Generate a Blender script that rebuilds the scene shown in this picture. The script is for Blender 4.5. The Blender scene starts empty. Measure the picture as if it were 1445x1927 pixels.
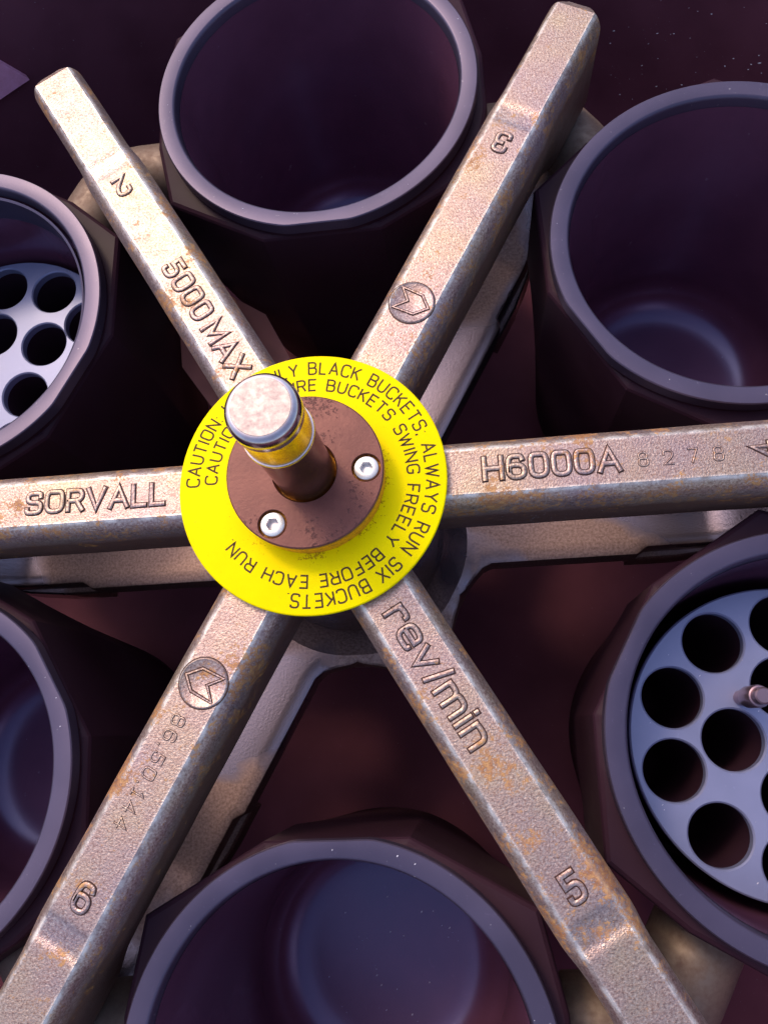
import bpy, bmesh, math, random
from mathutils import Vector, Matrix
random.seed(7)
R_ = math.radians
sc = bpy.context.scene
C = sc.collection
sc.unit_settings.system = 'METRIC'
sc.unit_settings.scale_length = 0.01          # one unit is one centimetre

# ------------------------------------------------------------------ camera
cam_d = bpy.data.cameras.new('camera')
cam = bpy.data.objects.new('camera', cam_d)
C.objects.link(cam)
cam_d.sensor_fit = 'VERTICAL'
cam_d.sensor_height = 24.0
cam_d.lens = 1493.23 / 1927.0 * 24.0
cam_d.clip_start = 0.5
cam_d.clip_end = 3000
RM = Matrix(((0.9929934976782931, 0.052361224237576956, 0.10593496006971342),
             (-0.022815910192735135, 0.9645559095791361, -0.2628903412794822),
             (-0.11594547185189998, 0.25863139695773163, 0.95899241534904)))
cam.matrix_world = Matrix.Translation((6.2677, -9.7498, 30.5359)) @ RM.to_4x4()
sc.camera = cam

# ------------------------------------------------------------------ light
SUN_AZ, SUN_EL = 128.0, 52.0                  # direction towards the sun, degrees from +x
world = bpy.data.worlds.new('World')
sc.world = world
world.use_nodes = True
wn = world.node_tree
for n in list(wn.nodes):
    wn.nodes.remove(n)
sky = wn.nodes.new('ShaderNodeTexSky')
sky.sky_type = 'NISHITA'
sky.sun_disc = False
sky.sun_elevation = R_(SUN_EL)
sky.sun_rotation = R_(90 - SUN_AZ)
sky.dust_density = 3.5
sky.air_density = 1.2
bg = wn.nodes.new('ShaderNodeBackground')
bg.inputs['Strength'].default_value = 0.15
wo = wn.nodes.new('ShaderNodeOutputWorld')
wn.links.new(sky.outputs[0], bg.inputs['Color'])
wn.links.new(bg.outputs[0], wo.inputs['Surface'])
sun_d = bpy.data.lights.new('sun', 'SUN')
sun_d.energy = 0.66
sun_d.angle = R_(10)
sun_d.color = (1.0, 0.79, 0.48)
sun = bpy.data.objects.new('sun', sun_d)
C.objects.link(sun)
sd = Vector((math.cos(R_(SUN_AZ)) * math.cos(R_(SUN_EL)), math.sin(R_(SUN_AZ)) * math.cos(R_(SUN_EL)), math.sin(R_(SUN_EL))))
sun.rotation_euler = sd.to_track_quat('Z', 'Y').to_euler()
sun.location = sd * 200
sc.view_settings.view_transform = 'Standard'
sc.view_settings.look = 'None'
sc.view_settings.gamma = 1
sc.view_settings.exposure = 0.64

# ------------------------------------------------------------------ materials
def new_mat(name):
    m = bpy.data.materials.new(name)
    m.use_nodes = True
    nt = m.node_tree
    b = nt.nodes['Principled BSDF']
    return m, nt, b
def N(nt, t, **k):
    n = nt.nodes.new(t)
    for a, v in k.items():
        if a in n.inputs.keys():
            n.inputs[a].default_value = v
        else:
            setattr(n, a, v)
    return n
def noise(nt, vec, scale, detail=4, rough=0.55, dist=0.0):
    n = nt.nodes.new('ShaderNodeTexNoise')
    n.inputs['Scale'].default_value = scale
    n.inputs['Detail'].default_value = detail
    n.inputs['Roughness'].default_value = rough
    n.inputs['Distortion'].default_value = dist
    nt.links.new(vec, n.inputs['Vector'])
    return n.outputs['Fac']
def ramp(nt, fac, stops):
    r = nt.nodes.new('ShaderNodeValToRGB')
    e = r.color_ramp.elements
    while len(e) < len(stops):
        e.new(0.5)
    for i, (p, c) in enumerate(stops):
        e[i].position = p
        e[i].color = c if len(c) == 4 else (*c, 1)
    nt.links.new(fac, r.inputs[0])
    return r.outputs[0]
def rng(nt, fac, a, b, c=0.0, d=1.0):
    r = nt.nodes.new('ShaderNodeMapRange')
    r.inputs[1].default_value = a; r.inputs[2].default_value = b
    r.inputs[3].default_value = c; r.inputs[4].default_value = d
    nt.links.new(fac, r.inputs[0])
    return r.outputs[0]
def mth(nt, op, a, b=None):
    n = nt.nodes.new('ShaderNodeMath'); n.operation = op
    for i, x in enumerate((a, b)):
        if x is None: continue
        if isinstance(x, (int, float)): n.inputs[i].default_value = x
        else: nt.links.new(x, n.inputs[i])
    return n.outputs[0]
def mixc(nt, fac, a, b):
    n = nt.nodes.new('ShaderNodeMix'); n.data_type = 'RGBA'
    if isinstance(fac, (int, float)): n.inputs[0].default_value = fac
    else: nt.links.new(fac, n.inputs[0])
    for i, x in ((6, a), (7, b)):
        if isinstance(x, tuple): n.inputs[i].default_value = (*x[:3], 1)
        else: nt.links.new(x, n.inputs[i])
    return n.outputs[2]
def bump(nt, b, h, strength, dist, prev=None):
    n = nt.nodes.new('ShaderNodeBump')
    n.inputs['Strength'].default_value = strength
    n.inputs['Distance'].default_value = dist
    nt.links.new(h, n.inputs['Height'])
    if prev is not None: nt.links.new(prev, n.inputs['Normal'])
    nt.links.new(n.outputs[0], b.inputs['Normal'])
    return n.outputs[0]
def geo_pos(nt):
    return nt.nodes.new('ShaderNodeNewGeometry').outputs['Position']
def obj_xyz(nt):
    t = nt.nodes.new('ShaderNodeTexCoord')
    s = nt.nodes.new('ShaderNodeSeparateXYZ')
    nt.links.new(t.outputs['Object'], s.inputs[0])
    return s.outputs, t.outputs['Object']

def cast_metal(name, rust_lo, rust_hi, rough=(0.34, 0.52), edge=True):
    m, nt, b = new_mat(name)
    P = geo_pos(nt)
    xyz, obv = obj_xyz(nt)
    big = noise(nt, P, 0.22, 3, 0.6)
    mid = noise(nt, P, 1.6, 5, 0.65)
    fine = noise(nt, P, 10.0, 4, 0.75)
    base = ramp(nt, big, [(0.32, (0.38, 0.265, 0.30)), (0.5, (0.44, 0.305, 0.285)), (0.68, (0.49, 0.355, 0.265))])
    base = mixc(nt, rng(nt, mid, 0.45, 0.7, 0, 0.35), base, (0.36, 0.22, 0.20))
    base = mixc(nt, rng(nt, fine, 0.50, 0.62, 0, 0.65), base, (0.17, 0.085, 0.075))
    base = mixc(nt, rng(nt, fine, 0.46, 0.34, 0, 0.5), base, (0.80, 0.67, 0.60))
    rn = noise(nt, P, 0.75, 7, 0.76)
    if edge:
        av = mth(nt, 'ABSOLUTE', xyz[1])
        e = rng(nt, av, 0.7, 1.3, 0.0, 0.085)
        rn = mth(nt, 'ADD', rn, e)
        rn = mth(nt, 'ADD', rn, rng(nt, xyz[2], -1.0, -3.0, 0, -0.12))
    grain = noise(nt, P, 5.0, 4, 0.8)
    rn = mth(nt, 'ADD', rn, rng(nt, grain, 0.2, 0.8, -0.16, 0.16))
    if edge:
        base = mixc(nt, rng(nt, mth(nt, 'ADD', xyz[2], mth(nt, 'MULTIPLY', mid, 0.8)), -0.30, -1.3, 0, 0.88), base, (0.15, 0.068, 0.050))  # shade of the arm sides put into the colour, darker further down
        wearm = mth(nt, 'MULTIPLY', rng(nt, mth(nt, 'ABSOLUTE', mth(nt, 'SUBTRACT', mth(nt, 'ABSOLUTE', xyz[1]), 0.97)), 0.13, 0.02), rng(nt, mid, 0.42, 0.58, 0.15, 0.9))
        wearm = mth(nt, 'MULTIPLY', wearm, rng(nt, xyz[2], -0.5, -0.2))
        base = mixc(nt, wearm, base, (0.88, 0.78, 0.76))
    spots = [(5, 13.0, .2, 1.5), (5, 15.9, -.1, 1.3), (5, 18.0, 1.2, 2.2), (3, 10.3, -.3, .9), (3, 16.6, .8, 1.0), (6, 7.9, 1.1, 1.6), (6, 13.5, -1.2, 1.6),
             (6, 20.0, .3, .9), (1, 13.2, .4, 1.4), (4, 10.5, .9, 1.5), (4, 7.2, -.9, 1.2), (2, 11.0, 1.1, 1.8), (2, 6.6, .3, 1.2), (5, 19.3, 0, .9)] if edge else []
    tot = None
    for an, u, v, rad in spots:
        t = 0.0184 + R_({4: 0, 3: 60, 2: 120, 1: 180, 6: 240, 5: 300}[an])
        c = (u * math.cos(t) - v * math.sin(t), u * math.sin(t) + v * math.cos(t), 0)
        dn = nt.nodes.new('ShaderNodeVectorMath'); dn.operation = 'DISTANCE'
        nt.links.new(P, dn.inputs[0]); dn.inputs[1].default_value = c
        w = rng(nt, dn.outputs['Value'], rad, rad * 0.2, 0, 0.125)
        tot = w if tot is None else mth(nt, 'MAXIMUM', tot, w)
    if tot is not None: rn = mth(nt, 'ADD', rn, tot)
    rm = rng(nt, rn, rust_lo, rust_hi)
    rcol = ramp(nt, grain, [(0.36, (0.13, 0.040, 0.012)), (0.5, (0.36, 0.13, 0.030)), (0.64, (0.58, 0.30, 0.10))])
    col = mixc(nt, mth(nt, 'MULTIPLY', rm, 0.8), base, rcol)
    nt.links.new(col, b.inputs['Base Color'])
    met = rng(nt, rm, 0, 1, 0.82, 0.25)
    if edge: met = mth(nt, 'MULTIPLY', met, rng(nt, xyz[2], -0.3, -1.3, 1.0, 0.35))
    nt.links.new(met, b.inputs['Metallic'])
    ro = mth(nt, 'ADD', rng(nt, mid, 0.3, 0.7, rough[0], rough[1]), mth(nt, 'MULTIPLY', rm, 0.15))
    if edge:
        band = mth(nt, 'MULTIPLY', rng(nt, xyz[0], 18.72, 18.80), rng(nt, xyz[0], 19.86, 19.78))
        band = mth(nt, 'MULTIPLY', band, rng(nt, mth(nt, 'ADD', av, rng(nt, mid, 0.3, 0.7, -0.12, 0.12)), 1.0, 0.9))
        ro = mth(nt, 'SUBTRACT', ro, mth(nt, 'MULTIPLY', band, 0.16))
    nt.links.new(ro, b.inputs['Roughness'])
    vor = nt.nodes.new('ShaderNodeTexVoronoi'); vor.inputs['Scale'].default_value = 15.0
    nt.links.new(P, vor.inputs['Vector'])
    hh = mth(nt, 'ADD', vor.outputs['Distance'], mth(nt, 'MULTIPLY', fine, 1.6))
    n1 = bump(nt, b, hh, 0.5, 0.013)
    bump(nt, b, mid, 0.15, 0.03, n1)
    return m
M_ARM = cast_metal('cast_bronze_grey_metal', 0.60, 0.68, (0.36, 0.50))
def flange_mat():
    m, nt, b = new_mat('worn_lower_metal')
    P = geo_pos(nt)
    film = noise(nt, P, 0.10, 4, 0.5, 0.3)
    fine = noise(nt, P, 7.0, 3, 0.7)
    wet = rng(nt, film, 0.47, 0.53)
    base = mixc(nt, rng(nt, fine, 0.35, 0.7, 0, 1), (0.38, 0.25, 0.23), (0.19, 0.11, 0.10))
    nt.links.new(mixc(nt, wet, base, (0.25, 0.19, 0.23)), b.inputs['Base Color'])
    b.inputs['Metallic'].default_value = 0.85
    nt.links.new(rng(nt, wet, 0, 1, 0.50, 0.26), b.inputs['Roughness'])
    bump(nt, b, fine, 0.4, 0.02)
    return m
M_FLANGE = flange_mat()
def dark_mat(name, col, rough, spec=0.4, bmp=0.15, met=0.0, speck=0.0, spots=14, worn=0.0):
    m, nt, b = new_mat(name)
    P = geo_pos(nt)
    big = noise(nt, P, 0.25, 3, 0.5)
    fine = noise(nt, P, 12.0, 3, 0.6)
    c2 = tuple(min(1, x * 1.25 + 0.002) for x in col)
    cc = mixc(nt, rng(nt, big, 0.35, 0.65), col, c2)
    if speck:
        sp = noise(nt, P, spots, 2, 0.5)
        cc = mixc(nt, rng(nt, sp, 0.74, 0.78, 0, speck), cc, (0.45, 0.40, 0.45))
    if worn:
        ws = noise(nt, P, 1.3, 9, 0.85, 2.5)
        cc = mixc(nt, rng(nt, ws, 0.60, 0.66, 0, worn), cc, tuple(min(1, x * 2.2 + 0.02) for x in col))
    nt.links.new(cc, b.inputs['Base Color'])
    b.inputs['Metallic'].default_value = met
    b.inputs['Specular IOR Level'].default_value = spec
    nt.links.new(rng(nt, big, 0.3, 0.7, rough * 0.9, rough * 1.15), b.inputs['Roughness'])
    bump(nt, b, fine, bmp, 0.01)
    return m
M_BUCKET = dark_mat('dark_anodised_bucket', (0.033, 0.0125, 0.024), 0.5, 0.12)
M_LINER = dark_mat('shade_lifted_bucket_inside', (0.105, 0.036, 0.070), 0.22, 1.0, 0.25, 0.0, 0.18, 2.2, 0.35)  # lighter than the outside, to lift the shade deep in the bucket
M_LINER.node_tree.nodes['Principled BSDF'].inputs['Specular Tint'].default_value = (0.45, 0.5, 1.0, 1)  # blue of the sky's reflection put into the specular tint
M_RIM = dark_mat('machined_dark_rim', (0.078, 0.060, 0.108), 0.38, 0.5, 0.25, 0.6, 0.5, 5, 0.55)
M_BOWL = dark_mat('dark_chamber_lining', (0.135, 0.042, 0.068), 0.7, 0.12, 0.2, 0.0, 0.6, 9)
M_PLATE = dark_mat('anodised_grey_plate', (0.20, 0.205, 0.35), 0.42, 0.5, 0.1, 0.35, 0.7, 11, 0.2)
M_POST = dark_mat('dark_steel_post', (0.25, 0.16, 0.2), 0.3, 0.5, 0.1, 0.8)
def yellow():
    m, nt, b = new_mat('yellow_printed_disc')
    P = geo_pos(nt)
    n = noise(nt, P, 0.5, 4, 0.6)
    base = ramp(nt, n, [(0.3, (0.98, 0.73, 0.0)), (0.7, (1.0, 0.80, 0.0))])
    xyz, ob = obj_xyz(nt)
    rad = mth(nt, 'SQRT', mth(nt, 'ADD', mth(nt, 'MULTIPLY', xyz[0], xyz[0]), mth(nt, 'MULTIPLY', xyz[1], xyz[1])))
    g = noise(nt, P, 7.0, 5, 0.75)
    g2 = noise(nt, P, 1.1, 3, 0.6)
    near = rng(nt, rad, 3.1, 3.75, 0.20, 0.0)
    dirt = rng(nt, mth(nt, 'ADD', g, mth(nt, 'MULTIPLY', near, rng(nt, g2, 0.4, 0.65))), 0.66, 0.72, 0, 0.7)
    base = mixc(nt, dirt, base, (0.35, 0.13, 0.01))
    scuff = noise(nt, P, 3.0, 6, 0.8, 1.5)
    base = mixc(nt, rng(nt, scuff, 0.60, 0.68, 0, 0.25), base, (0.70, 0.48, 0.02))
    nt.links.new(base, b.inputs['Base Color'])
    bump(nt, b, g2, 0.2, 0.05)
    b.inputs['Roughness'].default_value = 0.5
    b.inputs['Specular IOR Level'].default_value = 0.04
    return m
M_YEL = yellow()
M_INK = dark_mat('brown_black_ink', (0.07, 0.035, 0.01), 0.6, 0.2, 0.0)
def collar_mat():
    m, nt, b = new_mat('brown_anodised_collar')
    P = geo_pos(nt)
    big = noise(nt, P, 0.6, 4, 0.6)
    pit = noise(nt, P, 6.0, 5, 0.75)
    area = noise(nt, P, 0.45, 2, 0.5)
    pm = rng(nt, mth(nt, 'ADD', pit, rng(nt, area, 0.4, 0.7, -0.12, 0.1)), 0.60, 0.66)
    c = mixc(nt, rng(nt, big, 0.35, 0.65), (0.125, 0.036, 0.034), (0.165, 0.052, 0.046))
    c = mixc(nt, mth(nt, 'MULTIPLY', pm, 0.7), c, (0.075, 0.022, 0.02))
    xyz, ob = obj_xyz(nt)
    side = rng(nt, xyz[2], 15.62, 15.40)
    c = mixc(nt, mth(nt, 'MULTIPLY', side, rng(nt, pit, 0.3, 0.5)), c, (0.75, 0.33, 0.02))  # orange reflection of the yellow disc painted onto the collar side
    nt.links.new(c, b.inputs['Base Color'])
    b.inputs['Metallic'].default_value = 0.35
    b.inputs['Roughness'].default_value = 0.42
    h = mth(nt, 'SUBTRACT', rng(nt, pit, 0.3, 0.7, 0, 0.4), pm)
    bump(nt, b, h, 0.5, 0.02)
    return m
M_COL = collar_mat()
def steel(name, col, rough, met=1.0, b1=0.1, sc_=3.0):
    m, nt, b = new_mat(name)
    P = geo_pos(nt)
    n = noise(nt, P, sc_, 5, 0.7)
    c = mixc(nt, rng(nt, n, 0.4, 0.7, 0, 0.6), col, tuple(x * y for x, y in zip(col, (0.78, 0.6, 0.6))))
    nt.links.new(c, b.inputs['Base Color'])
    b.inputs['Metallic'].default_value = met
    nt.links.new(rng(nt, n, 0.3, 0.7, rough * 0.8, rough * 1.3), b.inputs['Roughness'])
    bump(nt, b, n, b1, 0.02)
    return m
M_STEEL = steel('polished_steel', (0.62, 0.53, 0.58), 0.20)
M_FACE = steel('turned_bright_face', (0.60, 0.49, 0.47), 0.55, 0.5, 0.5, 3)
M_SHAFT = steel('brown_shaft_metal', (0.58, 0.36, 0.27), 0.17, 0.95, 0.2)
M_SCREW = steel('bright_screw_steel', (0.86, 0.82, 0.82), 0.33, 0.7)
M_BRASS = steel('brassy_knob_band', (0.78, 0.52, 0.12), 0.22, 1.0, 0.1)
M_SUN_PATCH = steel('painted_sun_patch', (1.0, 0.46, 0.72), 0.5, 0.0, 0.2, 2)  # pink colour that stands for sunlight on the chamber wall
M_BROWN = dark_mat('plain_brown_plate', (0.50, 0.20, 0.18), 0.5, 0.3, 0.1)
M_GRIME = dark_mat('grime_round_the_casting', (0.05, 0.018, 0.015), 0.6, 0.3, 0.1)
M_DUST = dark_mat('pale_dust', (0.62, 0.58, 0.68), 0.8, 0.2, 0.0)

# ------------------------------------------------------------------ mesh helpers
def link(name, me, mats, parent=None, label=None, smooth=40):
    o = bpy.data.objects.new(name, me)
    C.objects.link(o)
    for m in (mats if isinstance(mats, (list, tuple)) else [mats]):
        me.materials.append(m)
    if smooth:
        for p in me.polygons: p.use_smooth = True
        me.set_sharp_from_angle(angle=R_(smooth))
    if parent is not None: o.parent = parent
    if label: o['label'] = label
    return o
def from_py(name, vs, fs, mats, parent=None, label=None, smooth=40, idx=None):
    me = bpy.data.meshes.new(name)
    me.from_pydata([tuple(v) for v in vs], [], fs)
    if idx:
        for p, i in zip(me.polygons, idx): p.material_index = i
    me.validate()
    bm = bmesh.new(); bm.from_mesh(me)
    bmesh.ops.recalc_face_normals(bm, faces=bm.faces)
    bm.to_mesh(me); bm.free()
    return link(name, me, mats, parent, label, smooth)
def lathe(name, prof, mats, parent=None, label=None, n=96, smooth=40, off=(0, 0)):
    vs, fs = [], []
    rings = []
    for r, z in prof:
        if r < 1e-6:
            rings.append([len(vs)]); vs.append((off[0], off[1], z))
        else:
            rings.append(list(range(len(vs), len(vs) + n)))
            for i in range(n):
                a = 2 * math.pi * i / n
                vs.append((off[0] + r * math.cos(a), off[1] + r * math.sin(a), z))
    for a, b in zip(rings, rings[1:]):
        for i in range(n):
            j = (i + 1) % n
            if len(a) == 1 and len(b) == 1: continue
            if len(a) == 1: fs.append((a[0], b[i], b[j]))
            elif len(b) == 1: fs.append((a[i], a[j], b[0]))
            else: fs.append((a[i], a[j], b[j], b[i]))
    return from_py(name, vs, fs, mats, parent, label, smooth)
def loft(rings, closed=True, cap=True):
    """rings of equal length -> verts, faces"""
    vs, fs = [], []
    n = len(rings[0])
    for r in rings: vs += list(r)
    for k in range(len(rings) - 1):
        for i in range(n if closed else n - 1):
            j = (i + 1) % n
            fs.append((k * n + i, k * n + j, (k + 1) * n + j, (k + 1) * n + i))
    if cap:
        fs.append(tuple(range(n))[::-1])
        fs.append(tuple((len(rings) - 1) * n + i for i in range(n)))
    return vs, fs
def cut(o, cutter):
    md = o.modifiers.new('cut', 'BOOLEAN'); md.operation = 'DIFFERENCE'; md.object = cutter; md.solver = 'EXACT'
    bpy.context.view_layer.update()
    dg = bpy.context.evaluated_depsgraph_get()
    me = bpy.data.meshes.new_from_object(o.evaluated_get(dg))
    o.modifiers.clear()
    o.data = me
    for p in me.polygons: p.use_smooth = True
    me.set_sharp_from_angle(angle=R_(35))
    bpy.data.objects.remove(cutter, do_unlink=True)
def tag(o, label, cat, group=None, kind=None):
    if label: o['label'] = label
    if cat: o['category'] = cat
    if group: o['group'] = group
    if kind: o['kind'] = kind
    return o
def empty(name, loc, rz=0, parent=None):
    o = bpy.data.objects.new(name, None); C.objects.link(o)
    o.empty_display_size = 1
    o.location = loc; o.rotation_euler = (0, 0, rz)
    if parent: o.parent = parent
    return o

# ------------------------------------------------------------------ stroke lettering
# glyph: width, [polyline of (x, y[, corner radius])]
r1, r2 = 0.28, 0.2
G = {
'A': (.72, [[(0,0),(.36,1),(.72,0)], [(.13,.34),(.59,.34)]]),
'B': (.62, [[(0,0),(0,1),(.56,1,r2),(.56,.53,r2),(0,.53)], [(0,.53),(.62,.53,r2),(.62,0,r2),(0,0)]]),
'C': (.62, [[(.62,.78),(.62,1,r1),(0,1,r1),(0,0,r1),(.62,0,r1),(.62,.22)]]),
'E': (.56, [[(.56,1),(0,1),(0,0),(.56,0)], [(0,.52),(.50,.52)]]),
'F': (.54, [[(.54,1),(0,1),(0,0)], [(0,.5),(.48,.5)]]),
'G': (.66, [[(.66,.8),(.66,1,r1),(0,1,r1),(0,0,r1),(.66,0,r1),(.66,.46),(.36,.46)]]),
'H': (.64, [[(0,0),(0,1)], [(.64,0),(.64,1)], [(0,.5),(.64,.5)]]),
'I': (.02, [[(.01,0),(.01,1)]]),
'K': (.60, [[(0,0),(0,1)], [(.58,1),(.02,.45)], [(.2,.6),(.60,0)]]),
'L': (.52, [[(0,1),(0,0),(.52,0)]]),
'M': (.78, [[(0,0),(0,1),(.39,.25),(.78,1),(.78,0)]]),
'N': (.66, [[(0,0),(0,1),(.66,0),(.66,1)]]),
'O': (.68, [[(.34,1),(0,1,r1),(0,0,r1),(.68,0,r1),(.68,1,r1),(.34,1)]]),
'R': (.62, [[(0,0),(0,1),(.60,1,r2),(.60,.48,r2),(0,.48)], [(.36,.48),(.62,0)]]),
'S': (.60, [[(.58,.8),(.58,1,r2),(.02,1,r2),(.02,.53,r2),(.60,.53,r2),(.60,0,r2),(0,0,r2),(0,.2)]]),
'T': (.60, [[(.30,0),(.30,1)], [(0,1),(.60,1)]]),
'U': (.64, [[(0,1),(0,0,r1),(.64,0,r1),(.64,1)]]),
'V': (.70, [[(0,1),(.35,0),(.70,1)]]),
'W': (.92, [[(0,1),(.23,0),(.46,.9),(.69,0),(.92,1)]]),
'X': (.66, [[(0,0),(.66,1)], [(0,1),(.66,0)]]),
'Y': (.66, [[(0,1),(.33,.48),(.66,1)], [(.33,.48),(.33,0)]]),
'0': (.58, [[(.29,1),(0,1,r1),(0,0,r1),(.58,0,r1),(.58,1,r1),(.29,1)]]),
'1': (.30, [[(.02,.8),(.16,1),(.16,0)], [(0,0),(.32,0)]]),
'2': (.56, [[(0,.72),(0,1,r1),(.56,1,r1),(.56,.55,.2),(0,0),(.56,0)]]),
'3': (.56, [[(0,.78),(0,1,r2),(.54,1,r2),(.54,.54,r2),(.24,.54)], [(.24,.54),(.56,.54,r2),(.56,0,r2),(0,0,r2),(0,.22)]]),
'4': (.58, [[(.42,0),(.42,1),(0,.3),(.58,.3)]]),
'5': (.56, [[(.52,1),(.05,1),(.05,.59),(.56,.62,r1),(.56,0,r1),(0,0,r1),(0,.2)]]),
'6': (.58, [[(.52,.84),(.48,1,r2),(0,1,r1),(0,0,r1),(.58,0,r1),(.58,.58,r1),(.02,.58,.2),(.02,.3)]]),
'7': (.54, [[(0,1),(.54,1),(.18,0)]]),
'8': (.56, [[(.28,.54),(.02,.54,r2),(.02,1,r2),(.54,1,r2),(.54,.54,r2),(.28,.54)], [(.28,.54),(0,.54,r2),(0,0,r2),(.56,0,r2),(.56,.54,r2),(.28,.54)]]),
'r': (.40, [[(0,0),(0,.70)], [(0,.42),(.06,.70,.2),(.42,.70,.1),(.42,.6)]]),
'e': (.54, [[(.02,.36),(.54,.36),(.54,.72,r2),(0,.72,r2),(0,0,r2),(.54,0,.2),(.54,.1)]]),
'v': (.54, [[(0,.72),(.27,0),(.54,.72)]]),
'/': (.20, [[(0,-.05),(.22,1.0)]]),
'm': (.84, [[(0,0),(0,.72)], [(0,.5),(0,.72,.1),(.42,.72,.2),(.42,0)], [(.42,.5),(.42,.72,.1),(.84,.72,.2),(.84,0)]]),
'i': (.02, [[(.01,0),(.01,.66)], [(.01,.90),(.01,.96)]]),
'n': (.50, [[(0,0),(0,.72)], [(0,.5),(0,.72,.1),(.50,.72,.22),(.50,0)]]),
':': (.02, [[(.01,.62),(.01,.68)], [(.01,.04),(.01,.10)]]),
';': (.06, [[(.05,.62),(.05,.68)], [(.05,.08),(.0,-.12)]]),
'.': (.02, [[(.01,0),(.01,.06)]]),
' ': (.34, []), '_': (.0, []),
}
def rounded(pl):
    out = []
    for i, p in enumerate(pl):
        r = p[2] if len(p) > 2 else 0
        q = Vector(p[:2])
        if r and 0 < i < len(pl) - 1:
            a = Vector(pl[i-1][:2]) - q; b = Vector(pl[i+1][:2]) - q
            ra = min(r, a.length * 0.5 - 1e-3); rb = min(r * 1.25, b.length * 0.5 - 1e-3); ra = min(r * 1.25, a.length * .5 - 1e-3)
            A = q + a.normalized() * ra; B = q + b.normalized() * rb
            for t in (0, .2, .4, .6, .8, 1):
                out.append(A * (1-t)**2 + q * 2*t*(1-t) + B * t*t)
        else:
            out.append(q)
    res = [out[0]]
    for v in out[1:]:
        if (v - res[-1]).length > 1e-4: res.append(v)
    return res
owners = []
def layout(text, gap=0.26):
    gap = gap or 0.26
    x = 0; out = []; owners.clear()
    for ci, ch in enumerate(text):
        w, pls = G[ch]
        for pl in pls:
            out.append([Vector((x + v.x, v.y)) for v in rounded(pl)])
            owners.append(ci)
        x += w + gap
    return out, x - gap
def dense(pl, step):
    out = [pl[0]]
    for a, b in zip(pl, pl[1:]):
        n = max(1, int((b - a).length / step))
        for k in range(1, n + 1): out.append(a.lerp(b, k / n))
    return out
def ribbon(pl, section, vs, fs, idx, mi, extend=0.0):
    """sweep a cross-section [(side, z)...] along a 2-D polyline"""
    m = len(section)
    pl = [p.copy() for p in pl]
    closed = len(pl) > 3 and (pl[0] - pl[-1]).length < 1e-4
    if closed: pl = pl[:-1]
    elif extend:
        pl[0] = pl[0] + (pl[0] - pl[1]).normalized() * extend
        pl[-1] = pl[-1] + (pl[-1] - pl[-2]).normalized() * extend
    dz = 0.0017 * (len(vs) * 7 % 11) / 11 if mi < 5 else 0
    base = len(vs)
    n = len(pl)
    for i, p in enumerate(pl):
        if closed:
            d0 = (p - pl[i-1]).normalized(); d1 = (pl[(i+1) % n] - p).normalized()
            t = (d0 + d1)
            if t.length < 1e-3: t = d1
            t.normalize(); nn = Vector((-t.y, t.x)); k = 1 / max(0.5, nn.dot(Vector((-d0.y, d0.x))))
            for s, z in section: vs.append((p.x + nn.x * s * k, p.y + nn.y * s * k, z + dz))
            continue
        d0 = (p - pl[i-1]).normalized() if i > 0 else None
        d1 = (pl[i+1] - p).normalized() if i < n - 1 else None
        if d0 is None: d0 = d1
        if d1 is None: d1 = d0
        t = d0 + d1
        if t.length < 1e-3: t = d1
        t.normalize()
        nn = Vector((-t.y, t.x))
        k = 1 / max(0.5, nn.dot(Vector((-d0.y, d0.x))))
        for s, z in section:
            vs.append((p.x + nn.x * s * k, p.y + nn.y * s * k, z + dz))
    for i in range(n if closed else n - 1):
        for j in range(m - 1):
            a = base + i * m + j; e = base + ((i + 1) % n) * m + j
            fs.append((a, e, e + 1, a + 1)); idx.append(mi)
    if closed: return
    fs.append(tuple(base + j for j in range(m))); idx.append(mi)
    fs.append(tuple(base + (n-1) * m + j for j in range(m))[::-1]); idx.append(mi)
def cast_text(name, text, parent, x0, x1, yc, h, flip=False, vertical=False, label=None, wd=0.062, ht=0.075, grime=True, squash=None, gap=None):
    """raised lettering on the top of an arm, arm frame: x outwards, y across.
       flip: reads towards the hub. vertical: glyph stands with its head towards the hub"""
    lines, W = layout(text, gap)
    L = abs(x1 - x0)
    own = list(owners)
    vs, fs, idx = [], [], []
    for q, pl in enumerate(lines):
        if q and own[q] != own[q - 1]:
            from_py(name, vs, fs, [M_ARM, M_GRIME], parent, None, 50, idx)
            vs, fs, idx = [], [], []
        out = []
        for v in pl:
            if vertical:
                # reading direction +y, up direction -x
                px = (x0 + x1) / 2 - (v.y - 0.5) * h
                py = yc + (v.x - W / 2) * (squash or h)
            else:
                sx = L / W
                px, py = v.x * sx, (v.y - 0.5) * h
                if flip: px, py = x1 - px, yc - py
                else: px, py = x0 + px, yc + py
            out.append(Vector((px, py)))
        if grime:
            g = wd * 1.8
            ribbon(out, [(g, -0.02), (g * .9, 0.006), (-g * .9, 0.006), (-g, -0.02)], vs, fs, idx, 1, g * .8)
        ribbon(out, [(wd * 1.15, -0.02), (wd, ht * .7), (wd * .5, ht), (-wd * .5, ht), (-wd, ht * .7), (-wd * 1.15, -0.02)], vs, fs, idx, 0, wd * .7)
    return from_py(name, vs, fs, [M_ARM, M_GRIME], parent, label, 50, idx)

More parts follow.
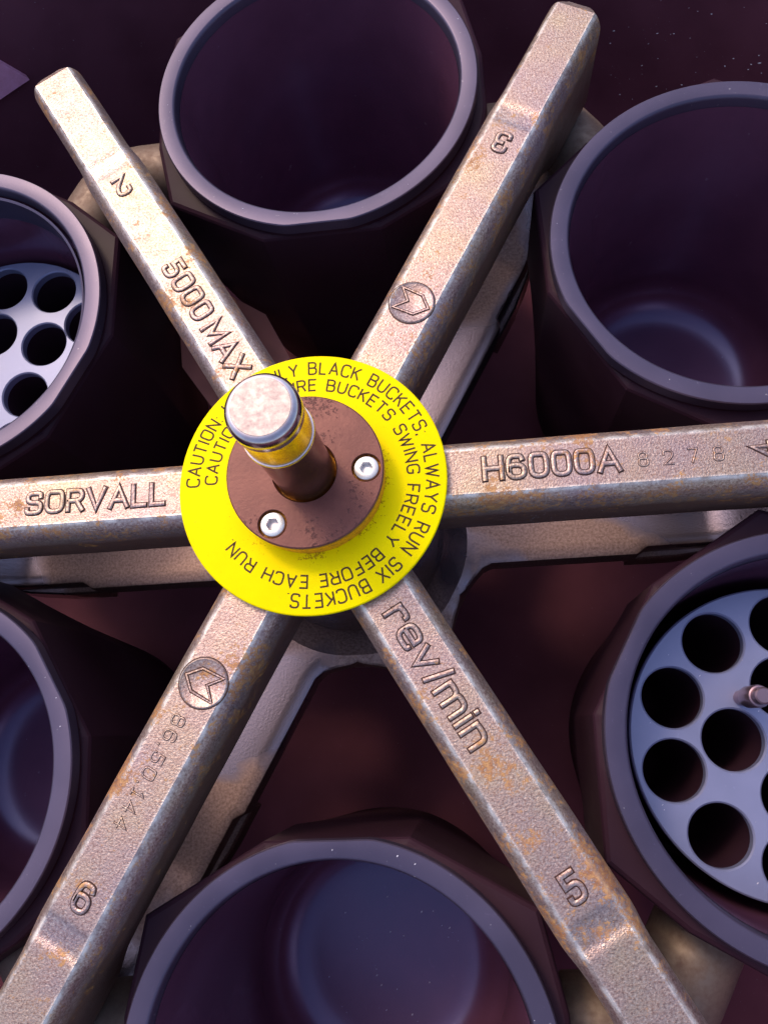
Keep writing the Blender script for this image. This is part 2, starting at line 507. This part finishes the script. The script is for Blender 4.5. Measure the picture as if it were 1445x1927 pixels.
# ------------------------------------------------------------------ the rotor
PHI = 0.0184
rotor = tag(empty('centrifuge_rotor', (0, 0, -14), 0),
            'six-armed bronze grey centrifuge rotor with yellow caution disc and steel knob at its hub', 'centrifuge rotor')
def smooth01(a, b, x):
    t = max(0, min(1, (x - a) / (b - a))); return t * t * (3 - 2 * t)
def bar_mesh(parent):
    us = [2.0, 4, 6, 8, 10, 12, 14, 16, 17.5, 18.3, 18.62, 18.72, 18.86, 19.0, 19.15, 19.3, 19.45, 19.6, 19.72, 19.84, 19.95, 20.1, 20.6, 21.5, 22.5, 23.5, 24.5, 25.3, 25.8, 26.05, 26.2, 26.28]
    us2 = []
    for a, b in zip(us, us[1:]):
        n = max(1, int((b - a) / 0.5))
        us2 += [a + (b - a) * k / n for k in range(n)]
    us2.append(us[-1])
    rings = []
    for u in us2:
        w = 1.47 - 0.13 * smooth01(19.2, 20.6, u)
        zb = -4.2 - 1.6 * smooth01(19, 22, u)
        tip = smooth01(25.75, 26.4, u)
        sh = 1 - 0.45 * tip
        zt = -0.30 * tip
        g = 0
        if 18.62 < u < 19.95:
            g = -0.05 * smooth01(18.62, 18.95, u) * (1 - smooth01(19.55, 19.95, u)) - 0.02 * smooth01(18.7, 19.6, u) * (1 - smooth01(19.6, 19.9, u))
        top = []
        top.append((0.0, 0)); top.append((0.35, 0)); top.append((0.7, 0)); top.append((0.93, 0.0))
        for k in range(1, 7):
            a = R_(22 + (90 - 22) * k / 6)
            y = 0.93 + (w - 0.93) * (math.sin(a) - math.sin(R_(22))) / (1 - math.sin(R_(22)))
            z = -0.95 * (math.cos(R_(22)) - math.cos(a)) / math.cos(R_(22))
            top.append((y, z))
        top.append((w - 0.02, -2.2)); top.append((w - 0.08, zb + 0.5)); top.append((w - 0.2, zb + 0.12)); top.append((w - 0.5, zb)); top.append((0.0, zb))
        ring = []
        def zz(y, z):
            if z > -1.0:
                f = max(0, 1 - max(0, abs(y) - 0.85) / 0.6)
                return z + g * f + zt * 1
            return z
        wob = 0.006 * math.sin(u * 1.3)
        for y, z in top: ring.append((u, (y + (wob if y > 0.9 else 0)) * sh, zz(y, z)))
        for y, z in top[-2:0:-1]: ring.append((u, (-y + (wob if y > 0.9 else 0)) * sh, zz(y, z)))
        rings.append(ring)
    last = rings[-1]
    vs, fs = loft(rings)
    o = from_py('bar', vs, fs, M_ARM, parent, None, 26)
    return o
def flange_mesh(parent):
    # lower rib: flat strip low down, running out from the lower hub and curving up to the pin yoke
    secs = []
    us = [4, 5.2, 5.8, 6.3, 6.8, 7.3, 8, 10, 12, 14, 14.7, 14.85, 15.1, 15.35, 15.6, 16.5, 17.5, 18.3, 18.8, 19.3, 19.9, 20.6, 21.4, 22.2, 23, 23.8]
    for u in us:
        w = 1.64 + 1.9 * (1 - smooth01(5.0, 7.3, u)) - 0.38 * smooth01(14.75, 15.4, u) + 0.2 * smooth01(19, 22, u)
        z = -11 + 3.6 * smooth01(18.2, 23.6, u) + 0.12 * smooth01(7, 5, u)
        th = 1.5 + 1.0 * smooth01(19, 22, u)
        secs.append([(u, y, zz) for y, zz in ((0, z), (w * .5, z), (w - .22, z), (w - .06, z - .06), (w, z - .2), (w, z - th), (-w, z - th), (-w, z - .2), (-w + .06, z - .06), (-w + .22, z), (-w * .5, z))])
    vs, fs = loft(secs)
    o = from_py('lower_rib', vs, fs, M_FLANGE, parent, None, 26)
    # shelf below the step
    return o
def shelf_mesh(parent):
    secs = []
    for u in (14.6, 15.0, 17, 19, 21, 22):
        w = 1.62 - 0.5 * smooth01(17, 22, u)
        z = -12.3 + 1.5 * smooth01(18.2, 22, u)
        secs.append([(u, y, zz) for y, zz in ((0, z), (w - .1, z), (w, z - .12), (w, z - 1.6), (-w, z - 1.6), (-w, z - .12), (-w + .1, z))])
    vs, fs = loft(secs)
    return from_py('rib_shelf', vs, fs, M_FLANGE, parent, None, 30)
def yoke_mesh(parent, s):
    # pin boss: thick half round arm running from the arm end back towards the bucket socket
    p0 = Vector((25.4, 0.0 * s)); p1 = Vector((23.35, 3.55 * s))
    d = (p1 - p0); L = d.length; d.normalize(); nrm = Vector((d.y, -d.x))
    rings = []
    for t, sc_ in ((0, .95), (.35, 1.0), (.62, 1.0), (.95, 1.0), (1.0, .93)):
        c = p0 + d * L * t
        ring = []
        for k in range(20):
            a = 2 * math.pi * k / 20
            ring.append((c.x + nrm.x * 1.95 * sc_ * math.cos(a), c.y + nrm.y * 1.95 * sc_ * math.cos(a), -7.8 + 1.9 * sc_ * math.sin(a)))
        rings.append(ring)
    vs, fs = loft(rings)
    o = from_py('pin_yoke', vs, fs, M_YOKE, parent, None, 35)
    rings = []
    for t, rr in ((0.98, .62), (1.10, .62), (1.12, .56)):
        c = p0 + d * L * t
        rings.append([(c.x + nrm.x * rr * math.cos(a), c.y + nrm.y * rr * math.cos(a), -7.5 + rr * math.sin(a)) for a in [2 * math.pi * k / 20 for k in range(20)]])
    vs, fs = loft(rings)
    from_py('pin', vs, fs, M_STEEL, o, None, 35)
M_YOKE = steel('dull_yoke_metal', (0.26, 0.19, 0.165), 0.6, 0.6, 0.5, 2)
def emblem(parent, uc):
    # round cast badge: ring groove and an arrow head outline
    c = Vector((uc, 0.04))
    vs, fs, idx = [], [], []
    n = 64
    def circ(r): return [Vector((c.x + r * math.cos(2*math.pi*k/n), c.y + r * math.sin(2*math.pi*k/n))) for k in range(n + 1)]
    prof = [(1.03, -0.02, 1), (1.02, 0.008, 1), (0.985, 0.008, 0), (0.965, 0.055, 0), (0.93, 0.07, 0), (0.88, 0.035, 0), (0.0, 0.03, 0)]
    rings = []
    for r, z, mi in prof:
        if r == 0: rings.append([len(vs)]); vs.append((c.x, c.y, z))
        else:
            rings.append(list(range(len(vs), len(vs) + n)))
            for k in range(n): vs.append((c.x + r * math.cos(2*math.pi*k/n), c.y + r * math.sin(2*math.pi*k/n), z))
    for q, (a, b) in enumerate(zip(rings, rings[1:])):
        for k in range(n):
            j = (k + 1) % n
            if len(b) == 1: fs.append((a[k], a[j], b[0]))
            else: fs.append((a[k], a[j], b[j], b[k]))
            idx.append(prof[q][2])
    badge = from_py('emblem', vs, fs, [M_ARM, M_GRIME], parent, None, 50, idx)
    pts = [(.50, .68), (.48, -.28), (.02, -.78), (-.48, -.30), (-.52, .66), (.0, .19)]
    pv = [Vector((c.x + a, c.y + b)) for a, b in pts]
    vs, fs, idx = [], [], []
    loop = pv + [pv[0]]
    if True:
        ribbon(loop, [(0.085, 0.0), (0.08, 0.036), (-0.08, 0.036), (-0.085, 0.0)], vs, fs, idx, 1, 0.05)
        ribbon(loop, [(0.045, 0.0), (0.028, 0.075), (-0.028, 0.075), (-0.045, 0.0)], vs, fs, idx, 0, 0.02)
    from_py('arrow_head', vs, fs, [M_ARM, M_GRIME], badge, None, 50, idx)

arm_label = {4: 'arm cast with H6000A and the number 4', 3: 'arm cast with an arrow emblem and the number 3',
             2: 'arm cast with 5000 MAX and the number 2', 1: 'arm cast with SORVALL',
             6: 'arm cast with an arrow emblem, part number and the number 6', 5: 'arm cast with rev/min and the number 5'}
for num, deg in ((4, 0), (3, 60), (2, 120), (1, 180), (6, 240), (5, 300)):
    a = empty('arm', (0, 0, 14), PHI + R_(deg), rotor)
    a['label'] = arm_label[num]
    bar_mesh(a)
    flange_mesh(a)
    shelf_mesh(a)
    yoke_mesh(a, 1); yoke_mesh(a, -1)
    if num != 1:
        cast_text('raised_number', str(num), a, 17.3, 18.24, 0.0, 0.95, vertical=True, wd=0.08, squash=0.98, label='raised number %d' % num)
    if num == 1: cast_text('raised_letter', 'SORVALL', a, 6.33, 12.33, -0.03, 0.86, flip=True, wd=0.08)
    if num == 4:
        cast_text('raised_letter', 'H6000A', a, 6.98, 12.25, 0.05, 0.90, wd=0.08)
        cast_text('stamped_digit', '8278', a, 13.0, 16.2, -0.03, 0.55, wd=0.028, ht=0.035, grime=True, gap=1.0)
    if num == 2: cast_text('raised_letter', '5000_MAX', a, 6.05, 12.65, 0.02, 0.88, flip=True, wd=0.08)
    if num == 5: cast_text('raised_letter', 'rev/min', a, 6.2, 12.1, 0.08, 1.0, wd=0.08)
    if num == 6: cast_text('stamped_digit', '86.50.144', a, 10.5, 15.1, -0.12, 0.52, wd=0.028, ht=0.035, grime=True, gap=0.42)
    if num in (3, 6): emblem(a, 8.97 if num == 3 else 9.0)
    if num == 2:
        prof = [(19.2, 1.5), (15.95, 3.05), (11.8, 2.75), (9, 2.2), (9, -2.2), (11.8, -2.75), (15.95, -3.05), (19.2, -1.5)]  # wide flat brown plate low under this arm only
        vs, fs = loft([[(x, y, -12.75) for x, y in prof], [(x, y, -13.6) for x, y in prof]])
        from_py('brown_plate', vs, fs, M_BROWN, a)

# hub core
lathe('hub', [(0, 13.7), (4.6, 13.7), (4.8, 13.4), (4.8, 6), (4.9, 4.2), (5.4, 3.5), (6.0, 3.15), (6.35, 2.85), (6.5, 2.4), (6.5, 0.6), (5.5, 0.0), (0, 0.0)], M_FLANGE, rotor, None, 96, 30)
# yellow disc
disc = lathe('caution_disc', [(0, 14.20), (5.42, 14.20), (5.47, 14.24), (5.5, 14.31), (5.5, 14.36), (5.47, 14.41), (5.43, 14.42), (0, 14.42)], M_YEL, rotor, None, 160, 50)
def ring_text(text, rb, h, a_start, a_end):
    lines, W = layout(text, 0.30)
    span = R_(a_end - a_start)          # negative: clockwise
    vs, fs, idx = [], [], []
    hw = 0.037
    for pl in lines:
        pl = dense(pl, 0.12)
        out = []
        for v in pl:
            a = R_(a_start) + span * v.x / W
            r = rb + v.y * h
            out.append(Vector((r * math.cos(a), r * math.sin(a))))
        ribbon(out, [(hw, 14.416), (hw, 14.424), (-hw, 14.424), (-hw, 14.416)], vs, fs, idx, 0, 0.0)
    return tag(from_py('printed_text', vs, fs, M_INK, disc, None, 0), None, None, None, 'stuff')
ring_text('CAUTION: USE ONLY BLACK BUCKETS; ALWAYS RUN SIX BUCKETS.', 4.66, 0.53, 180, -101)
ring_text('CAUTION: BE SURE BUCKETS SWING FREELY BEFORE EACH RUN.', 3.92, 0.49, 179, -144)
# collar with three screws
collar = lathe('collar', [(0, 14.38), (3.02, 14.38), (3.06, 14.9), (3.1, 15.1), (3.12, 15.66), (3.07, 15.71), (0, 15.71)], M_COL, None, None, 128, 40)
cut(collar, lathe('cutter', [(0, 14.9), (1.24, 14.9), (1.24, 15.55), (1.34, 15.8), (1.34, 17), (0, 17)], M_COL, None, None, 96))
for k in range(3):
    a = PHI + R_(120 * k) - 0.03
    x, y = 2.43 * math.cos(a), 2.43 * math.sin(a)
    c_ = lathe('cutter', [(0, 15.25), (0.57, 15.25), (0.57, 15.68), (0.60, 15.75), (0.60, 17), (0, 17)], M_COL, None, None, 48, 40, (x, y))
    cut(collar, c_)
    s = lathe('socket_screw', [(0, 15.1), (0.43, 15.1), (0.49, 15.34), (0.49, 15.60), (0.47, 15.65), (0.42, 15.68), (0, 15.68)], M_SCREW, None, None, 48, 40, (x, y))
    hx = lathe('cutter', [(0, 15.42), (0.26, 15.38), (0.26, 15.63), (0.29, 15.75), (0.29, 17), (0, 17)], M_SCREW, None, None, 6, 20, (x, y))
    cut(s, hx)
    s.parent = rotor
collar.parent = rotor
# shaft
shaft = lathe('shaft', [(0, 14.6), (1.17, 14.6), (1.17, 19.55), (1.2, 19.6), (1.2, 19.72)], M_SHAFT, rotor, 'brown metal shaft standing up from the collar', 96, 40)
lathe('ring', [(1.16, 19.72), (1.25, 19.74), (1.27, 19.82), (1.25, 19.9), (1.16, 19.92)], M_STEEL, shaft, None, 96, 60)
lathe('knob', [(1.1, 19.9), (1.2, 19.92), (1.2, 21.3)], M_BRASS, shaft, None, 96, 60)
lathe('knob_rim', [(1.2, 21.3), (1.24, 21.36), (1.25, 21.8), (1.22, 21.95), (1.15, 22.06), (1.05, 22.12), (0.995, 22.13)], M_STEEL, shaft, None, 96, 60)
lathe('knob_face', [(0.995, 22.13), (0.97, 22.145), (0, 22.15)], M_FACE, shaft, None, 96, 30)

# ------------------------------------------------------------------ buckets
RB, ZR = 22.05, -2.27
POLY = [(8.02, 3.0), (5.35, 7.9), (1.7, 8.65), (-1.7, 8.65), (-5.35, 7.9), (-8.02, 3.0), (-8.02, -3.0), (-5.35, -7.9), (-1.7, -8.65), (1.7, -8.65), (5.35, -7.9), (8.02, -3.0)]
def poly_r(a):
    d = Vector((math.cos(a), math.sin(a)))
    best = 1e9
    for i in range(len(POLY)):
        p = Vector(POLY[i]); q = Vector(POLY[(i + 1) % len(POLY)])
        e = q - p
        den = d.x * e.y - d.y * e.x
        if abs(den) < 1e-9: continue
        t = (p.x * e.y - p.y * e.x) / den
        s = (p.x * d.y - p.y * d.x) / den
        if t > 0 and -1e-6 <= s <= 1 + 1e-6: best = min(best, t)
    return best
angs = sorted(set([round(2 * math.pi * k / 180, 5) for k in range(180)] + [round(math.atan2(y, x) % (2 * math.pi), 5) for x, y in POLY]))
def rim_r(a):
    r = 8.27
    c = abs(math.cos(a))
    return min(r, 8.12 / c) if c > 0.5 else r
def ring_pts(rf, z, sc_=1.0):
    return [(rf(a) * sc_ * math.cos(a), rf(a) * sc_ * math.sin(a), z) for a in angs]
def bucket_rings(rings, name, mat, parent, cap0=False, cap1=False, smooth=30):
    vs, fs = loft(rings, True, False)
    n = len(angs)
    if cap0: fs.append(tuple(range(n)))
    if cap1: fs.append(tuple((len(rings) - 1) * n + i for i in range(n)))
    return from_py(name, vs, fs, mat, parent, None, smooth)
def mix_r(t): return lambda a: poly_r(a) * (1 - t) + 7.6 * t
HB = 20.0     # bucket height
def make_bucket():
    root = empty('bucket', (0, 0, 0))
    z0 = HB            # rim level in local frame
    def cir(r): return lambda a: r
    body = [ring_pts(cir(5.6), 0), ring_pts(cir(6.3), 0.15), ring_pts(cir(6.9), 0.7), ring_pts(mix_r(0.9), 1.6),
            ring_pts(mix_r(0.45), 8.0), ring_pts(mix_r(0.4), 8.4), ring_pts(mix_r(0.0), 13.0), ring_pts(mix_r(0), z0 - 1.25), ring_pts(mix_r(0), z0 - 1.12, .992), ring_pts(mix_r(0), z0 - 1.02, .975),
            ring_pts(lambda a: rim_r(a) * .99, z0 - 1.0), ring_pts(lambda a: rim_r(a) * .99, z0 - 0.72),
            ring_pts(cir(7.18), z0 - 0.70), ring_pts(cir(7.28), z0 - 2.4), ring_pts(cir(7.2), z0 - 4.0)]
    body += [ring_pts(cir(6.95), z0 - 9), ring_pts(cir(6.85), z0 - 15.0)]
    for k in range(1, 9):
        a = R_(90 * k / 8)
        body.append(ring_pts(cir(6.85 - 2.4 * (1 - math.cos(a))), z0 - 15.0 - 2.4 * math.sin(a)))
    body.append(ring_pts(cir(4.0), z0 - 17.42)); body.append(ring_pts(cir(2.0), z0 - 17.44)); body.append(ring_pts(cir(0.3), z0 - 17.44))
    bucket_rings(body[:12] + [ring_pts(cir(7.36), z0 - 0.72)], 'body', M_BUCKET, root, True, False, 24)
    bucket_rings([ring_pts(cir(7.32), z0 - 0.6)] + body[13:], 'inner_cup', M_LINER, root, False, True, 40)
    rim = [ring_pts(lambda a: rim_r(a) * .992, z0 - 0.72), ring_pts(rim_r, z0 - 0.70), ring_pts(rim_r, z0 - 0.05), ring_pts(lambda a: rim_r(a) - .05, z0),
           ring_pts(cir(7.53), z0), ring_pts(cir(7.48), z0 - 0.02), ring_pts(cir(7.42), z0 - 0.08), ring_pts(cir(7.38), z0 - 0.2), ring_pts(cir(7.33), z0 - 0.72)]
    vs, fs = loft(rim, True, False)
    from_py('rim', vs, fs, M_RIM, root, None, 32)
    return root
def copy_tree(o, parent=None):
    c = o.copy(); C.objects.link(c)
    if parent is not None: c.parent = parent
    for ch in list(o.children): copy_tree(ch, c)
    return c
proto = make_bucket()
blabels = {90: 'empty black bucket between the arms numbered 2 and 3, its rim touched by cream light',
           30: 'empty black bucket above the H6000A arm with a blue glow low inside',
           150: 'black bucket above the SORVALL arm holding a pale tube rack deep inside',
           330: 'black bucket below the H6000A arm holding a blue grey tube rack near its top',
           270: 'empty black bucket at the bottom of the picture between the arms numbered 6 and 5',
           210: 'empty black bucket below the SORVALL arm, cut by the left edge'}
for i, (deg, lab) in enumerate(blabels.items()):
    o = proto if i == 0 else copy_tree(proto)
    t = PHI + R_(deg)
    o.location = (RB * math.cos(t), RB * math.sin(t), ZR - HB)
    o.rotation_euler = (0, 0, t)
    tag(o, lab, 'bucket', 'black buckets hanging round the rotor')

# stepped ring inside the upper left bucket
lipb = [b for b in C.objects if b.get('label', '').startswith('black bucket above the SORVALL')][0]
z0 = HB
def cir(r): return lambda a: r
lip = [ring_pts(cir(7.18), z0 - 0.5), ring_pts(cir(7.06), z0 - 0.56), ring_pts(cir(7.02), z0 - 0.8), ring_pts(cir(7.02), z0 - 2.2), ring_pts(cir(7.15), z0 - 2.3)]
vs, fs = loft(lip, True, False)
from_py('inner_lip', vs, fs, M_RIM, lipb, None, 50)

# tube plates
def plate_mesh(name, Rp, holes, hr, th, mat, parent):
    h = th / 2
    o = lathe(name, [(0, -h), (Rp - .05, -h), (Rp, -h + .05), (Rp, h - .07), (Rp - .07, h), (0, h)], mat, None, None, 144, 40)
    for x, y in holes:
        cut(o, lathe('cutter', [(0, -1), (hr - .03, -1), (hr - .03, h - .07), (hr + .13, h + .09), (hr + .13, 1), (0, 1)], mat, None, None, 48, 40, (x, y)))
    o.parent = parent
    return o

def tube_insert(deg, z, rot, label, off=(0, 0)):
    t = PHI + R_(deg)
    loc = (RB * math.cos(t), RB * math.sin(t), z - 10.0)
    root = tag(empty('tube_rack', loc, t), label, 'tube rack', 'holed tube racks standing inside buckets')
    pts = [(2.24, 206.6 + 90 * k) for k in range(4)] + [(4.97, 186.0 + 36 * k) for k in range(10)]
    holes = [(r * math.cos(R_(a + rot)), r * math.sin(R_(a + rot))) for r, a in pts]
    p = plate_mesh('top_plate', 6.58, holes, 1.34, 0.5, M_PLATE, root)
    p.location = (off[0], off[1], 9.75)
    # tube walls under each hole make a solid rack block
    for x, y in holes:
        tb = lathe('tube_well', [(1.37, 9.48), (1.37, 1.5), (1.1, 0.7), (0.5, 0.3), (0, 0.25)], M_BUCKET, p, None, 32, 40, (x, y))
        tb.location = (0, 0, -9.75)
    for a in ((161.6, 341.6) if rot == 0 else ()):
        x, y = 2.5 * math.cos(R_(a + rot)), 2.5 * math.sin(R_(a + rot))
        po = lathe('handle_post', [(0.0, 10.0 - .3), (0.33, 9.7), (0.33, 10.75), (0.28, 10.8), (0.28, 11.0), (0.44, 11.05), (0.46, 11.15), (0.46, 12.3), (0.42, 12.4), (0.36, 12.42), (0.34, 12.9), (0.28, 12.96), (0, 12.96)], M_POST, root, None, 32, 40, (x + off[0], y + off[1]))
tube_insert(-30, -6.5, 0, 'blue grey round tube rack standing near the top of the bucket below the H6000A arm')
tube_insert(150, -8.2, -58, 'pale lavender round tube rack sitting deep in the bucket above the SORVALL arm', (0.0, -0.1))

# ------------------------------------------------------------------ chamber
bowl = lathe('chamber_wall', [(37, -23.9), (38.5, -22.0), (39, -18), (39.4, -6), (39.6, 2.0), (39.8, 2.6), (41, 2.8), (60, 2.8), (60, 2.0), (60, -24)], M_BOWL, None, None, 160, 40)
tag(bowl, None, None, None, 'structure')
floor = lathe('chamber_floor', [(0, -23.6), (7.0, -23.6), (7.8, -24.0), (30, -24.0), (34, -23.95), (39, -23.9)], M_BOWL, None, None, 128, 40)
tag(floor, None, None, None, 'structure')
core = lathe('drive_spindle', [(0, -14.05), (3.4, -14.05), (3.6, -14.6), (4.2, -18), (5.2, -23.4), (5.6, -23.58)], M_BOWL, None, None, 64, 40)
tag(core, 'dark drive spindle standing on the chamber floor under the rotor hub', 'spindle')
# small pink strip added on the wall, upper left, painted as sunlight falling there
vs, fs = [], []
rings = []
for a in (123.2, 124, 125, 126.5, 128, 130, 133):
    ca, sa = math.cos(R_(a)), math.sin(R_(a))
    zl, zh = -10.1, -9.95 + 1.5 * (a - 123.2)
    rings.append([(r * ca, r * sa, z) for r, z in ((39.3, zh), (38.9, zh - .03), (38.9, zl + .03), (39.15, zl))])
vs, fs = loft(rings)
st = from_py('sunlit_wall_patch', vs, fs, M_SUN_PATCH)
tag(st, 'pinkish strip standing in for sunlight on the chamber wall beyond the tip of the arm numbered 2', 'metal strip')  # added stand-in for sunlight on the wall, not a metal strip

# ------------------------------------------------------------------ dust
vs, fs = [], []
def speck(p, s, nrm=(0, 0, 1)):
    nv = Vector(nrm).normalized(); t = nv.orthogonal().normalized(); b2 = nv.cross(t)
    k = random.choice((4, 5, 5, 6)); b0 = len(vs); a0 = random.random() * 6.28
    st_ = 1 + random.random() * 1.5
    for i in range(k):
        a = a0 + 2 * math.pi * i / k; rr = s * random.uniform(.5, 1)
        v = Vector(p) + t * rr * math.cos(a) * st_ + b2 * rr * math.sin(a) + nv * 0.003
        vs.append(tuple(v))
    vs.append(tuple(Vector(p) + nv * s * 0.6))
    for i in range(k): fs.append((b0 + i, b0 + (i + 1) % k, b0 + k))
for deg, n in ((90, 26), (30, 8), (270, 30), (210, 8)):
    t = PHI + R_(deg); cx, cy = RB * math.cos(t), RB * math.sin(t)
    for _ in range(n):
        a = random.random() * 6.28; r = 4.3 * math.sqrt(random.random())
        speck((cx + r * math.cos(a), cy + r * math.sin(a), ZR - 17.43), random.uniform(.02, .055))
    for _ in range(10):
        a = random.random() * 6.28
        speck((cx + random.uniform(7.4, 8.1) * math.cos(a), cy + random.uniform(7.4, 8.0) * math.sin(a), ZR), random.uniform(.012, .03))
for _ in range(170):
    a = R_(random.gauss(48, 9)); z = random.uniform(-20, -1)
    r = 39 + 0.5 * (z + 20) / 20 - 0.25
    speck((r * math.cos(a), r * math.sin(a), z), random.uniform(.02, .065), (-math.cos(a), -math.sin(a), 0))
for _ in range(60):
    u = random.gauss(9.5, 1.8)
    a = PHI
    x, y, z = u, -1.455, -random.uniform(1.6, 3.6)
    speck((x * math.cos(a) - y * math.sin(a), x * math.sin(a) + y * math.cos(a), z), random.uniform(.008, .022), (0, -1, 0.02))
t = PHI + R_(-30)
for _ in range(70):
    a = random.random() * 6.28; r = 6.3 * math.sqrt(random.random())
    x, y = r * math.cos(a), r * math.sin(a)
    ok = True
    for rr, aa in [(2.24, 206.6 + 90 * k) for k in range(4)] + [(4.97, 186.0 + 36 * k) for k in range(10)]:
        if math.hypot(x - rr * math.cos(R_(aa)), y - rr * math.sin(R_(aa))) < 1.45: ok = False
    if not ok: continue
    speck((RB * math.cos(t) + x * math.cos(t) - y * math.sin(t), RB * math.sin(t) + x * math.sin(t) + y * math.cos(t), -6.5), random.uniform(.01, .035))
d = from_py('dust_specks', vs, fs, M_DUST, None, None, 0)
tag(d, 'pale dust specks scattered over the dark bucket floors and chamber wall', 'dust', None, 'stuff')
